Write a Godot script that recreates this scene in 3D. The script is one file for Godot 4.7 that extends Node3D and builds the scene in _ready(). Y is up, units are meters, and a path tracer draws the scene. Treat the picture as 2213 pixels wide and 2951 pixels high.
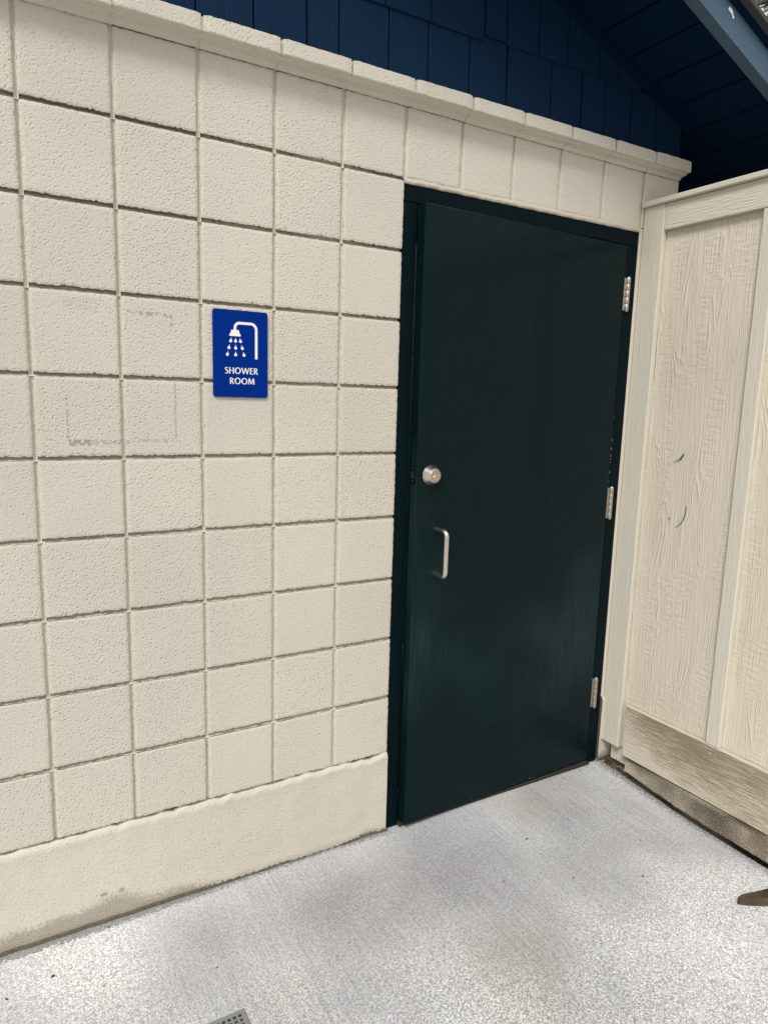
extends Node3D

const P := 0.2032                 # module of the block wall
const TOP := 2.3186               # underside of the cap course
const TS := 3.2                   # metres that one large texture covers
const TN := 2048
const SLOPE := 0.385

var M := {}
var taken := {}
var rng := RandomNumberGenerator.new()

# ---------------------------------------------------------------- helpers
func numbered(n: String) -> String:
	if not taken.has(n):
		taken[n] = 0
		return n
	taken[n] += 1
	return "%s_%03d" % [n, taken[n]]

func tag(o: Node, label: String, category: String, group := "", kind := "") -> void:
	if label != "": o.set_meta("label", label)
	if category != "": o.set_meta("category", category)
	if group != "": o.set_meta("group", group)
	if kind != "": o.set_meta("kind", kind)

func thing(called: String, at: Vector3, turn := 0.0, label := "", category := "", group := "") -> Node3D:
	var o := Node3D.new()
	o.name = numbered(called)
	add_child(o)
	o.position = at
	o.rotation.y = turn
	tag(o, label, category, group)
	return o

func node(called: String, parent: Node) -> Node3D:
	var o := Node3D.new()
	o.name = called
	parent.add_child(o, true)
	return o

func part(called: String, mesh: Mesh, m: Material, parent: Node, at := Vector3.ZERO, rot := Vector3.ZERO) -> MeshInstance3D:
	var o := MeshInstance3D.new()
	o.name = called
	o.mesh = mesh
	o.material_override = m
	parent.add_child(o, true)
	o.position = at
	o.rotation = rot
	return o

func start() -> SurfaceTool:
	var st := SurfaceTool.new()
	st.begin(Mesh.PRIMITIVE_TRIANGLES)
	st.set_smooth_group(-1)
	return st

func done(st: SurfaceTool) -> ArrayMesh:
	st.generate_normals()
	st.index()
	return st.commit()

func tri(st: SurfaceTool, a: Vector3, b: Vector3, c: Vector3, out: Vector3) -> void:
	var n := (c - a).cross(b - a)
	if n.dot(out) < 0.0:
		var t := b
		b = c
		c = t
	st.add_vertex(a)
	st.add_vertex(b)
	st.add_vertex(c)

func quad(st: SurfaceTool, a: Vector3, b: Vector3, c: Vector3, d: Vector3, out: Vector3) -> void:
	tri(st, a, b, c, out)
	tri(st, a, c, d, out)

# a box with chamfered edges, from lo to hi, added to st
func add_box(st: SurfaceTool, lo: Vector3, hi: Vector3, bev := 0.0015) -> void:
	var c := (lo + hi) * 0.5
	var h := (hi - lo) * 0.5
	var b := minf(bev, minf(h.x, minf(h.y, h.z)) * 0.6)
	var v := func(s: Vector3, ax: int) -> Vector3:
		var p := Vector3(s.x * (h.x - b), s.y * (h.y - b), s.z * (h.z - b))
		p[ax] = s[ax] * h[ax]
		return c + p
	for ax in 3:
		var u := (ax + 1) % 3
		var w := (ax + 2) % 3
		for sg in [-1.0, 1.0]:
			var q := []
			for k in [[-1, -1], [1, -1], [1, 1], [-1, 1]]:
				var s := Vector3.ZERO
				s[ax] = sg
				s[u] = k[0]
				s[w] = k[1]
				q.append(v.call(s, ax))
			var o := Vector3.ZERO
			o[ax] = sg
			quad(st, q[0], q[1], q[2], q[3], o)
		for su in [-1.0, 1.0]:
			for sw in [-1.0, 1.0]:
				var s0 := Vector3.ZERO
				s0[ax] = -1
				s0[u] = su
				s0[w] = sw
				var s1 := s0
				s1[ax] = 1
				var o2 := Vector3.ZERO
				o2[u] = su
				o2[w] = sw
				quad(st, v.call(s0, u), v.call(s1, u), v.call(s1, w), v.call(s0, w), o2)
	for sx in [-1.0, 1.0]:
		for sy in [-1.0, 1.0]:
			for sz in [-1.0, 1.0]:
				var s := Vector3(sx, sy, sz)
				tri(st, v.call(s, 0), v.call(s, 1), v.call(s, 2), s)

func box(lo: Vector3, hi: Vector3, bev := 0.0015) -> ArrayMesh:
	var st := start()
	add_box(st, lo, hi, bev)
	return done(st)

# a prism: polygon pts in the plane of axes (u, w), drawn from a to b along ax
func prism(pts: PackedVector2Array, ax: int, a: float, b: float) -> ArrayMesh:
	var st := start()
	add_prism(st, pts, ax, a, b)
	return done(st)

func add_prism(st: SurfaceTool, pts: PackedVector2Array, ax: int, a: float, b: float) -> void:
	var u := 0 if ax != 0 else 2
	var w := 1 if ax != 1 else 2
	var mk := func(p: Vector2, t: float) -> Vector3:
		var r := Vector3.ZERO
		r[u] = p.x
		r[w] = p.y
		r[ax] = t
		return r
	var o := Vector3.ZERO
	o[ax] = 1
	var idx := Geometry2D.triangulate_polygon(pts)
	for k in range(0, idx.size(), 3):
		tri(st, mk.call(pts[idx[k]], b), mk.call(pts[idx[k + 1]], b), mk.call(pts[idx[k + 2]], b), o)
		tri(st, mk.call(pts[idx[k]], a), mk.call(pts[idx[k + 1]], a), mk.call(pts[idx[k + 2]], a), -o)
	var ccw := not Geometry2D.is_polygon_clockwise(pts)
	for k in pts.size():
		var p: Vector2 = pts[k]
		var q: Vector2 = pts[(k + 1) % pts.size()]
		var d := q - p
		var n2 := Vector2(d.y, -d.x) if ccw else Vector2(-d.y, d.x)
		quad(st, mk.call(p, a), mk.call(q, a), mk.call(q, b), mk.call(p, b), mk.call(n2, 0.0))

# a tube along pts
func add_tube(st: SurfaceTool, pts: Array, radii: Array, sides := 10, caps := true) -> void:
	var rings := []
	var up := Vector3.UP
	for i in pts.size():
		var t: Vector3 = (pts[mini(i + 1, pts.size() - 1)] - pts[maxi(i - 1, 0)]).normalized()
		if absf(t.dot(up)) > 0.98: up = Vector3.RIGHT
		var a := t.cross(up).normalized()
		var b := a.cross(t).normalized()
		up = b
		var ring := []
		for k in sides:
			var an := TAU * k / sides
			ring.append(pts[i] + (a * cos(an) + b * sin(an)) * radii[mini(i, radii.size() - 1)])
		rings.append(ring)
	st.set_smooth_group(1)
	for i in pts.size() - 1:
		for k in sides:
			var k2 := (k + 1) % sides
			var o: Vector3 = rings[i][k] - pts[i] + rings[i][k2] - pts[i]
			quad(st, rings[i][k], rings[i][k2], rings[i + 1][k2], rings[i + 1][k], o)
	st.set_smooth_group(-1)
	if caps:
		for e in [0, pts.size() - 1]:
			var o2: Vector3 = pts[e] - pts[1 if e == 0 else e - 1]
			for k in sides:
				tri(st, pts[e], rings[e][k], rings[e][(k + 1) % sides], o2)

func tube(pts: Array, radii: Array, sides := 10) -> ArrayMesh:
	var st := start()
	add_tube(st, pts, radii, sides)
	return done(st)

# a lathed shape round the z axis: profile of (radius, z)
func lathe(prof: Array, sides := 40, smooth := false) -> ArrayMesh:
	var st := start()
	if smooth: st.set_smooth_group(1)
	for i in prof.size() - 1:
		var a: Vector2 = prof[i]
		var b: Vector2 = prof[i + 1]
		if not smooth: st.set_smooth_group(i + 1)
		for k in sides:
			var t0 := TAU * k / sides
			var t1 := TAU * (k + 1) / sides
			var d := b - a
			var o := Vector3(cos((t0 + t1) / 2) * d.y, sin((t0 + t1) / 2) * d.y, -d.x)
			quad(st, Vector3(cos(t0) * a.x, sin(t0) * a.x, a.y), Vector3(cos(t1) * a.x, sin(t1) * a.x, a.y), Vector3(cos(t1) * b.x, sin(t1) * b.x, b.y), Vector3(cos(t0) * b.x, sin(t0) * b.x, b.y), o)
	return done(st)

# ---------------------------------------------------------------- textures
func noise(seed_: int, freq: float, type := FastNoiseLite.TYPE_SIMPLEX_SMOOTH, oct := 1) -> FastNoiseLite:
	var n := FastNoiseLite.new()
	n.seed = seed_
	n.noise_type = type
	n.frequency = freq
	n.fractal_type = FastNoiseLite.FRACTAL_FBM if oct > 1 else FastNoiseLite.FRACTAL_NONE
	n.fractal_octaves = oct
	return n

func nbytes(n: FastNoiseLite, w: int, h: int, w2 := 0, h2 := 0) -> PackedByteArray:
	var im := n.get_seamless_image(w, h, false, false, 0.1, true)
	im.convert(Image.FORMAT_L8)
	if w2 > 0: im.resize(w2, h2, Image.INTERPOLATE_CUBIC)
	return im.get_data()

func fast(n: FastNoiseLite, w: int, h: int, w2 := 0, h2 := 0) -> PackedByteArray:
	var im := n.get_image(w, h, false, false, true)
	im.convert(Image.FORMAT_L8)
	if w2 > 0: im.resize(w2, h2, Image.INTERPOLATE_CUBIC)
	return im.get_data()

func tex_l(d: PackedByteArray, w: int, h: int) -> ImageTexture:
	return ImageTexture.create_from_image(Image.create_from_data(w, h, false, Image.FORMAT_L8, d))

func tex_rgb(d: PackedByteArray, w: int, h: int) -> ImageTexture:
	return ImageTexture.create_from_image(Image.create_from_data(w, h, false, Image.FORMAT_RGB8, d))

func lin(r: float, g: float, b: float) -> Color:
	return Color(r, g, b).linear_to_srgb()

func mat(called: String, c: Color, rough := 0.8, metal := 0.0) -> StandardMaterial3D:
	var m := StandardMaterial3D.new()
	m.resource_name = called
	m.albedo_color = c
	m.roughness = rough
	m.metallic = metal
	M[called] = m
	return m

func tri_map(m: StandardMaterial3D, sx: float, sy: float, sz: float, albedo: Texture2D, height: Texture2D, cm: float, world := true) -> void:
	m.uv1_triplanar = true
	m.uv1_world_triplanar = world
	m.uv1_triplanar_sharpness = 8.0
	m.uv1_scale = Vector3(1.0 / sx, 1.0 / sy, 1.0 / sz)
	if albedo: m.albedo_texture = albedo
	if height:
		m.heightmap_enabled = true
		m.heightmap_texture = height
		m.heightmap_scale = cm

func blot(d: PackedByteArray, grain: PackedByteArray, x0: float, y0: float, x1: float, y1: float, cut: int, r: int, g: int, b: int, mixin: float) -> void:
	# flat patches of another colour on the wall texture, broken up by a grain; metres on the wall
	for py in range(int((TS - y1) / TS * TN), int((TS - y0) / TS * TN)):
		for px in range(int(x0 / TS * TN), int(x1 / TS * TN)):
			var i := posmod(py, TN) * TN + posmod(px, TN)
			var ex := (float(px) / TN * TS - (x0 + x1) / 2) / (x1 - x0) * 2.0
			var ey := (TS - float(py) / TN * TS - (y0 + y1) / 2) / (y1 - y0) * 2.0
			if x1 - x0 < 0.03 and y1 - y0 < 0.03 and ex * ex + ey * ey > 0.35 + grain[i] * 0.004: continue
			if grain[i] > cut:
				d[i * 3] = int(lerpf(d[i * 3], r, mixin))
				d[i * 3 + 1] = int(lerpf(d[i * 3 + 1], g, mixin))
				d[i * 3 + 2] = int(lerpf(d[i * 3 + 2], b, mixin))

func make_materials() -> void:
	var N2 := TN * TN
	# ---- shared noises
	var fine := fast(noise(11, 0.34), TN, TN)
	var mid := fast(noise(12, 0.13, FastNoiseLite.TYPE_SIMPLEX_SMOOTH, 2), TN, TN)
	var pits := fast(noise(13, 0.25), TN, TN)
	var rough_zone := nbytes(noise(14, 0.02), 256, 256, TN, TN)
	var broad := nbytes(noise(15, 0.012, FastNoiseLite.TYPE_SIMPLEX_SMOOTH, 4), 256, 256, TN, TN)
	print("noise ready")
	# ---- painted block: relief
	var h := PackedByteArray()
	h.resize(N2)
	var alb := PackedByteArray()
	alb.resize(N2 * 3)
	var brough := PackedInt32Array()
	var btone := PackedFloat32Array()
	var br := RandomNumberGenerator.new()
	br.seed = 55
	for k in 400:
		brough.append(int(62.0 + pow(br.randf(), 1.4) * 112.0))
		btone.append(br.randf_range(-2.0, 2.0))
	var bcol := PackedInt32Array()
	for px in TN: bcol.append(int(px * TS / TN / P))
	var brow := PackedInt32Array()
	for py in TN: brow.append(clampi(int(floor((TOP - (TS - py * TS / TN)) / P)) + 5, 0, 19) if TS - py * TS / TN > 0.287 else -1)
	for i in N2:
		var rw := brow[i >> 11]
		var bi := rw * 20 + bcol[i & 2047]
		var rz := 96.0
		var tone := 0.0
		if rw >= 0:
			rz = brough[bi] * 0.75 + rough_zone[i] * 0.25
			tone = btone[bi]
		var v := 118.0 + (fine[i] - 128) * (0.03 + rz * 0.0006) + (mid[i] - 128) * 0.07 + (broad[i] - 128) * 0.10
		var p := pits[i]
		if p > 196: v -= (p - 196) * (0.4 + rz * 0.014)
		elif p < 44: v += (44 - p) * (0.4 + rz * 0.012)
		h[i] = clampi(int(v), 0, 255)
		var t := (broad[i] - 128) * 0.045 + (mid[i] - 128) * 0.02 + tone
		alb[i * 3] = int(206 + t)
		alb[i * 3 + 1] = int(198 + t)
		alb[i * 3 + 2] = int(184 + t * 0.9)
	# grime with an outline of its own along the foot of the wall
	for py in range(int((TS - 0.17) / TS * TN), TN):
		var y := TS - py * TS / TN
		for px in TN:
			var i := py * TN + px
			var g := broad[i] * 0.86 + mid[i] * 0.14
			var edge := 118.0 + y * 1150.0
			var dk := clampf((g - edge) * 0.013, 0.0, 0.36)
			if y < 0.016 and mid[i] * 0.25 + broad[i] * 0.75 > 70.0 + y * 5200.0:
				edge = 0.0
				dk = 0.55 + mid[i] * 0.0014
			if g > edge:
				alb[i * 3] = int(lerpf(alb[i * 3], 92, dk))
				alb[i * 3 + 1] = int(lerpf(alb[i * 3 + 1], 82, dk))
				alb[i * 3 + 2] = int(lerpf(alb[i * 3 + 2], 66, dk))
	# ghost of an older sign, scraped paint
	blot(alb, mid, 0.072, 1.350, 0.078, 1.452, 96, 150, 146, 134, 0.55)
	blot(alb, mid, 0.076, 1.333, 0.125, 1.349, 105, 148, 148, 146, 0.9)
	blot(alb, mid, 0.125, 1.337, 0.220, 1.347, 112, 160, 156, 148, 0.6)
	blot(alb, mid, 0.225, 1.342, 0.330, 1.349, 118, 160, 156, 148, 0.55)
	blot(alb, mid, 0.333, 1.350, 0.338, 1.500, 100, 150, 142, 128, 0.5)
	blot(alb, mid, 0.223, 1.660, 0.332, 1.671, 135, 152, 150, 146, 0.75)
	blot(alb, mid, 0.325, 1.636, 0.334, 1.668, 130, 160, 154, 144, 0.6)
	blot(alb, fine, 0.075, 1.660, 0.155, 1.690, 165, 160, 152, 140, 0.5)
	blot(alb, mid, 0.100, 0.084, 0.122, 0.099, 60, 160, 158, 154, 0.9)
	blot(alb, mid, 0.148, 0.081, 0.167, 0.096, 60, 160, 158, 154, 0.9)
	blot(alb, fine, 0.050, 0.070, 0.640, 0.150, 214, 150, 142, 126, 0.6)
	var wall_h := tex_l(h, TN, TN)
	var m := mat("painted_block", Color.WHITE, 0.62)
	tri_map(m, TS, TS, TS, tex_rgb(alb, TN, TN), wall_h, 0.58)
	m.metallic_specular = 0.4
	var m2 := mat("painted_mortar", Color8(206, 196, 179), 0.7)
	tri_map(m2, TS, TS, TS, null, wall_h, 0.5)
	print("wall ready")

	# ---- concrete floor
	var stones := fast(noise(21, 0.33), TN, TN)
	var cell := noise(23, 0.44, FastNoiseLite.TYPE_CELLULAR)
	cell.cellular_return_type = FastNoiseLite.RETURN_CELL_VALUE
	var chips := fast(cell, TN, TN)
	cell.frequency = 0.9
	cell.seed = 24
	var sand := fast(cell, TN, TN)
	var streak := fast(noise(22, 0.30, FastNoiseLite.TYPE_SIMPLEX_SMOOTH, 2), TN, 26, TN, TN)
	var fh := PackedByteArray()
	fh.resize(N2)
	var fa := PackedByteArray()
	fa.resize(N2 * 3)
	for py in TN:
		var z := py * TS / TN
		for px in TN:
			var i := py * TN + px
			var x := px * TS / TN
			if x > 2.5: x -= TS
			# how much of the cement skin has worn off the aggregate
			var worn := clampf((z - 0.05 - maxf(0.0, x - 0.8) * 0.34) * 1.7 + (broad[i] - 128) * 0.009 + (rough_zone[i] - 128) * 0.003, 0.0, 1.0)
			var st_ := (streak[i] - 128) * (1.0 - worn) * clampf(rough_zone[i] * 0.012 - 0.3, 0.25, 1.2)
			var sv := clampf((stones[i] - 124) * 0.45 + (chips[i] - 128) * 0.36 + (sand[i] - 128) * 0.22 + (mid[i] - 128) * 0.14, -70, 70)
			var b := 188.0 + (broad[i] - 128) * 0.24 + (rough_zone[i] - 128) * 0.06 + (mid[i] - 128) * 0.06 + st_ * 0.10 + (fine[i] - 128) * 0.11 + sv * (0.28 + worn * 0.46)
			# dirt along fence and wall; contact shade by the fence painted in too
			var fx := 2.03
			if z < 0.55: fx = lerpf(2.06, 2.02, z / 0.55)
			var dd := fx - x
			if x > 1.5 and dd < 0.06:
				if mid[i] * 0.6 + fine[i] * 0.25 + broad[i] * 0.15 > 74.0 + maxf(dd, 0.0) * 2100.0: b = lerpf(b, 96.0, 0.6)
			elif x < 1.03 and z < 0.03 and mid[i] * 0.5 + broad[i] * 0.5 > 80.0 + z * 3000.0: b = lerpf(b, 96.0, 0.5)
			if pits[i] > 226: b -= (pits[i] - 226) * 1.6
			var warm := 0.0
			if rough_zone[i] > 165 and mid[i] > 128: warm = minf((rough_zone[i] - 165) * 0.16, 9.0)
			fa[i * 3] = clampi(int(b - 1 - warm * 0.4), 0, 255)
			fa[i * 3 + 1] = clampi(int(b - 1 - warm * 1.1), 0, 255)
			fa[i * 3 + 2] = clampi(int(b - 1 - warm * 2.2), 0, 255)
			fh[i] = clampi(int(120 + st_ * 0.11 + (fine[i] - 128) * 0.14 + sv * (0.1 + worn * 0.35) + (mid[i] - 128) * 0.10), 0, 255)
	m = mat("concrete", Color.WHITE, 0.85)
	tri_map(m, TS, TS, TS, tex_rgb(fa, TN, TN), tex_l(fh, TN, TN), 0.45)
	m.metallic_specular = 0.3
	print("floor ready")

	# ---- siding panel with embossed rough-sawn grain (u runs with -z, v with -y)
	var W := 1024
	var warp := fast(noise(31, 0.009, FastNoiseLite.TYPE_SIMPLEX_SMOOTH, 3), W, 300, W, TN)
	var mask := fast(noise(32, 0.016, FastNoiseLite.TYPE_SIMPLEX_SMOOTH, 2), W, 400, W, TN)
	var lines := fast(noise(33, 0.24, FastNoiseLite.TYPE_SIMPLEX_SMOOTH, 2), W, 70, W, TN)
	var chat := fast(noise(34, 0.10, FastNoiseLite.TYPE_SIMPLEX_SMOOTH, 2), 260, TN, W, TN)
	var mask2 := fast(noise(35, 0.012), W, 512, W, TN)
	var ph := PackedByteArray()
	ph.resize(W * TN)
	var pa := PackedByteArray()
	pa.resize(W * TN * 3)
	for py in TN:
		for px in W:
			var i := py * W + px
			var k := px * 0.115 + warp[i] * 0.050
			var fr := absf(k - floorf(k) - 0.5) * 2.0
			var ridge := pow(1.0 - fr, 3.0)
			var mk := clampf((mask[i] - 120) * 0.016, 0.0, 1.0)
			var mc := clampf((mask2[i] - 96) * 0.014, 0.0, 1.0)
			var v := 90.0 + ridge * mk * 95.0 + (lines[i] - 128) * (0.34 - mk * 0.1) + (chat[i] - 128) * 0.34 * mc * (1.0 - mk * 0.7) + (fine[(py * TN) + px] - 128) * 0.16 * mc
			ph[i] = clampi(int(v), 0, 255)
			var t := (broad[py * TN + px] - 128) * 0.04 + (lines[i] - 128) * 0.03
			pa[i * 3] = int(215 + t)
			pa[i * 3 + 1] = int(205 + t)
			pa[i * 3 + 2] = int(186 + t)
	m = mat("siding_paint", Color.WHITE, 0.6)
	tri_map(m, TS / 2, TS, TS / 2, tex_rgb(pa, W, TN), tex_l(ph, W, TN), 0.5)
	m.metallic_specular = 0.4

	# ---- trim boards: fine grain across and up
	var gh := fast(noise(41, 0.26, FastNoiseLite.TYPE_SIMPLEX_SMOOTH, 2), 60, 1024, 1024, 1024)
	var gv := fast(noise(42, 0.20, FastNoiseLite.TYPE_SIMPLEX_SMOOTH, 2), 1024, 40, 1024, 1024)
	var th := tex_l(gh, 1024, 1024)
	var tv := tex_l(gv, 1024, 1024)
	m = mat("trim_flat", Color8(212, 204, 187), 0.62)
	tri_map(m, 1.6, 1.6, 1.6, null, th, 0.22)
	m = mat("trim_upright", Color8(212, 204, 187), 0.62)
	tri_map(m, 1.6, 1.6, 1.6, null, tv, 0.10)
	# kick board: the same paint, dirty in the grain
	var ka := PackedByteArray()
	ka.resize(1024 * 1024 * 3)
	for py in 1024:
		for px in 1024:
			var i := py * 1024 + px
			var j := py * TN + px
			var dirt := clampf(0.06 + (broad[j] - 112) * 0.0085 + (136 - gh[i]) * 0.0030 + (mid[j] - 128) * 0.0012, 0.0, 0.7)
			ka[i * 3] = int(lerpf(208, 112, dirt))
			ka[i * 3 + 1] = int(lerpf(198, 96, dirt))
			ka[i * 3 + 2] = int(lerpf(178, 70, dirt))
	m = mat("dirty_trim", Color.WHITE, 0.75)
	tri_map(m, 1.6, 1.6, 1.6, tex_rgb(ka, 1024, 1024), th, 0.22)
	# dirty concrete kerb and litter ground
	var ca := PackedByteArray()
	ca.resize(1024 * 1024 * 3)
	for py in 1024:
		for px in 1024:
			var i := py * 1024 + px
			var j := py * TN + px
			var t := clampf(0.30 + (broad[j] - 110) * 0.010 + (mid[j] - 128) * 0.0030 + (fine[j] - 128) * 0.001, 0.0, 1.0)
			ca[i * 3] = int(lerpf(176, 62, t))
			ca[i * 3 + 1] = int(lerpf(166, 53, t))
			ca[i * 3 + 2] = int(lerpf(148, 42, t))
	m = mat("dirty_concrete", Color.WHITE, 0.9)
	tri_map(m, 0.8, 0.8, 0.8, tex_rgb(ca, 1024, 1024), tex_l(mid, TN, TN), 0.10)
	# navy shingles and boards
	m = mat("navy_shingle", lin(0.0062, 0.022, 0.054), 0.62)
	tri_map(m, 1.6, 1.6, 1.6, null, tv, 0.14)
	m.metallic_specular = 0.16
	m = mat("navy_board", lin(0.0035, 0.0145, 0.040), 0.6)
	tri_map(m, 1.6, 1.6, 1.6, null, th, 0.05)
	m.metallic_specular = 0.12
	m = mat("pale_navy", lin(0.055, 0.100, 0.150), 0.55)  # barge board blue, paler and greyer than the other boards
	tri_map(m, 1.6, 1.6, 1.6, null, th, 0.14)
	# door paint
	var da := PackedByteArray()
	da.resize(1024 * 1024 * 3)
	var dr := PackedByteArray()
	dr.resize(1024 * 1024)
	for py in 1024:
		for px in 1024:
			var i := py * 1024 + px
			var j := py * TN + px
			var t := 0.0
			if broad[j] > 146: t = clampf((broad[j] - 140) * 0.0050, 0.0, 0.30) * (0.35 + gv[i] * 0.0040)
			if gv[i] > 190 and broad[j] < 100: t += (gv[i] - 190) * 0.0034 * clampf((100 - broad[j]) * 0.04, 0.0, 1.0)
			if fine[j] > 247 and mid[j] > 150: t += 0.3
			da[i * 3] = int(lerpf(7, 78, t))
			da[i * 3 + 1] = int(lerpf(27, 92, t))
			da[i * 3 + 2] = int(lerpf(30, 98, t))
			dr[i] = clampi(int(78 + (broad[j] - 128) * 0.40 + (gv[i] - 128) * 0.10 + (mid[j] - 128) * 0.08), 0, 255)
	m = mat("door_paint", Color.WHITE, 1.0)
	tri_map(m, 2.4, 2.4, 2.4, tex_rgb(da, 1024, 1024), tex_l(mid, TN, TN), 0.018)
	m.roughness_texture = tex_l(dr, 1024, 1024)
	m.metallic_specular = 0.24
	m = mat("frame_paint", Color8(5, 21, 25), 0.5)
	tri_map(m, 1.6, 1.6, 1.6, null, tex_l(mid, TN, TN), 0.05)
	m.metallic_specular = 0.18
	# metals
	m = mat("brushed_steel", Color8(226, 221, 212), 0.30, 1.0)
	m = mat("dull_steel", Color8(196, 188, 176), 0.42, 1.0)
	m = mat("dark_brass", Color8(96, 84, 66), 0.45, 0.8)
	m = mat("galvanised", Color8(150, 152, 152), 0.55, 0.6)
	m = mat("dark_rubber", Color8(24, 24, 24), 0.8)
	m = mat("shaded_sill", Color8(44, 37, 31), 0.85)  # rusty sill, its colour darkened to stand for the shaded gap under the leaf
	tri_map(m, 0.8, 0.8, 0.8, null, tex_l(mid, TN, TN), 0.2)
	# sign
	m = mat("sign_blue", Color8(0, 43, 128), 0.5)
	m.metallic_specular = 0.15
	m = mat("sign_white", Color8(238, 238, 236), 0.5)
	m = mat("white_paint", Color8(236, 234, 228), 0.6)
	# weathered wood, leaves, bark, earth
	m = mat("old_wood", Color.WHITE, 0.9)
	tri_map(m, 0.5, 0.5, 0.5, tex_rgb(ca, 1024, 1024), th, 0.12)
	m.albedo_color = Color8(150, 136, 116)
	mat("dead_leaf", Color8(84, 70, 52), 0.9)
	mat("twig", Color8(50, 42, 34), 0.9)
	mat("paint_flake", Color8(186, 182, 172), 0.8)
	mat("dull_flake", Color8(122, 124, 124), 0.8)
	m = mat("bark", Color8(92, 86, 78), 0.95)
	m = mat("leaf", Color8(160, 160, 148), 0.8)
	m.backlight = Color(0.6, 0.6, 0.55)
	m = mat("leaf_pale", Color8(205, 203, 192), 0.8)
	m.backlight = Color(0.7, 0.7, 0.65)
	m = mat("earth", Color8(96, 88, 76), 0.95)
	m = mat("roofing", Color8(70, 70, 72), 0.95)
	print("materials ready")

# ---------------------------------------------------------------- pieces
func block_mesh(seed_: int, w: float, h: float, broken := false) -> ArrayMesh:
	# a block face with worn, uneven arrises; centred on its face
	var n := noise(seed_, 1.0)
	var st := start()
	st.set_smooth_group(1)
	var per := 30
	var rings := [[0.0, -0.017], [0.0, -0.0024], [0.0007, -0.0010], [0.0019, -0.0002], [0.0085, 0.0]]
	var pts := []
	for r in rings:
		var row := []
		for side in 4:
			for k in per:
				var t := float(k) / per
				var iw: float = w / 2 - r[0]
				var ih: float = h / 2 - r[0]
				var x := 0.0
				var y := 0.0
				var nx := 0.0
				var ny := 0.0
				match side:
					0:
						x = lerpf(-iw, iw, t); y = -ih; ny = 1.0
					1:
						x = iw; y = lerpf(-ih, ih, t); nx = -1.0
					2:
						x = lerpf(iw, -iw, t); y = ih; ny = -1.0
					3:
						x = -iw; y = lerpf(ih, -ih, t); nx = 1.0
				var dc := minf(t, 1.0 - t) * (w if side % 2 == 0 else h)
				var amp: float = [0.0022, 0.0012, 0.0009, 0.0012][side]
				var gx := (x / iw) * w / 2
				var gy := (y / ih) * h / 2
				var j := n.get_noise_2d(gx * 90.0 + side * 31.0, gy * 90.0) * amp
				var chip := n.get_noise_2d(gx * 260.0 + 7.0, gy * 260.0 + side * 11.0)
				if chip > 0.35: j += (chip - 0.35) * amp * 3.0
				var inset := maxf(j, -0.0008) * clampf(dc / 0.012, 0.0, 1.0) + maxf(0.0, 0.004 - dc) * 0.3
				if broken and r[1] > -0.01 and side == 0: inset = maxf(inset, 0.0085 * maxf(0.0, 1.0 - (w / 2 - gx) / 0.036) * (0.85 + 0.3 * chip))
				var px := x + nx * inset
				var py := y + ny * inset
				if dc < 0.00001:
					px = x * (1.0 - 0.0013 / iw)
					py = y * (1.0 - 0.0013 / ih)
					if broken and x > 0 and y < 0 and r[1] > -0.01: py = -ih + 0.0085
				if broken and side == 1 and r[1] > -0.01 and k > 0 and k < 4: py = maxf(py, -ih + 0.0085 + 0.004 * k)
				var zz: float = r[1]
				if r[0] < 0.008: zz += n.get_noise_2d(px * 40.0, py * 40.0 + 50.0) * 0.0006
				row.append(Vector3(px, py, zz))
		pts.append(row)
	var m := per * 4
	for i in rings.size() - 1:
		for k in m:
			var k2 := (k + 1) % m
			var c: Vector3 = pts[i][k]
			quad(st, pts[i][k], pts[i][k2], pts[i + 1][k2], pts[i + 1][k], Vector3(c.x * (1.0 if i == 0 else 0.2), c.y * (1.0 if i == 0 else 0.2), 0.0 if i == 0 else 1.0))
	var last := rings.size() - 1
	st.set_smooth_group(2)
	for k in m:
		tri(st, Vector3(0, 0, 0), pts[last][k], pts[last][(k + 1) % m], Vector3(0, 0, 1))
	return done(st)

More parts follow.
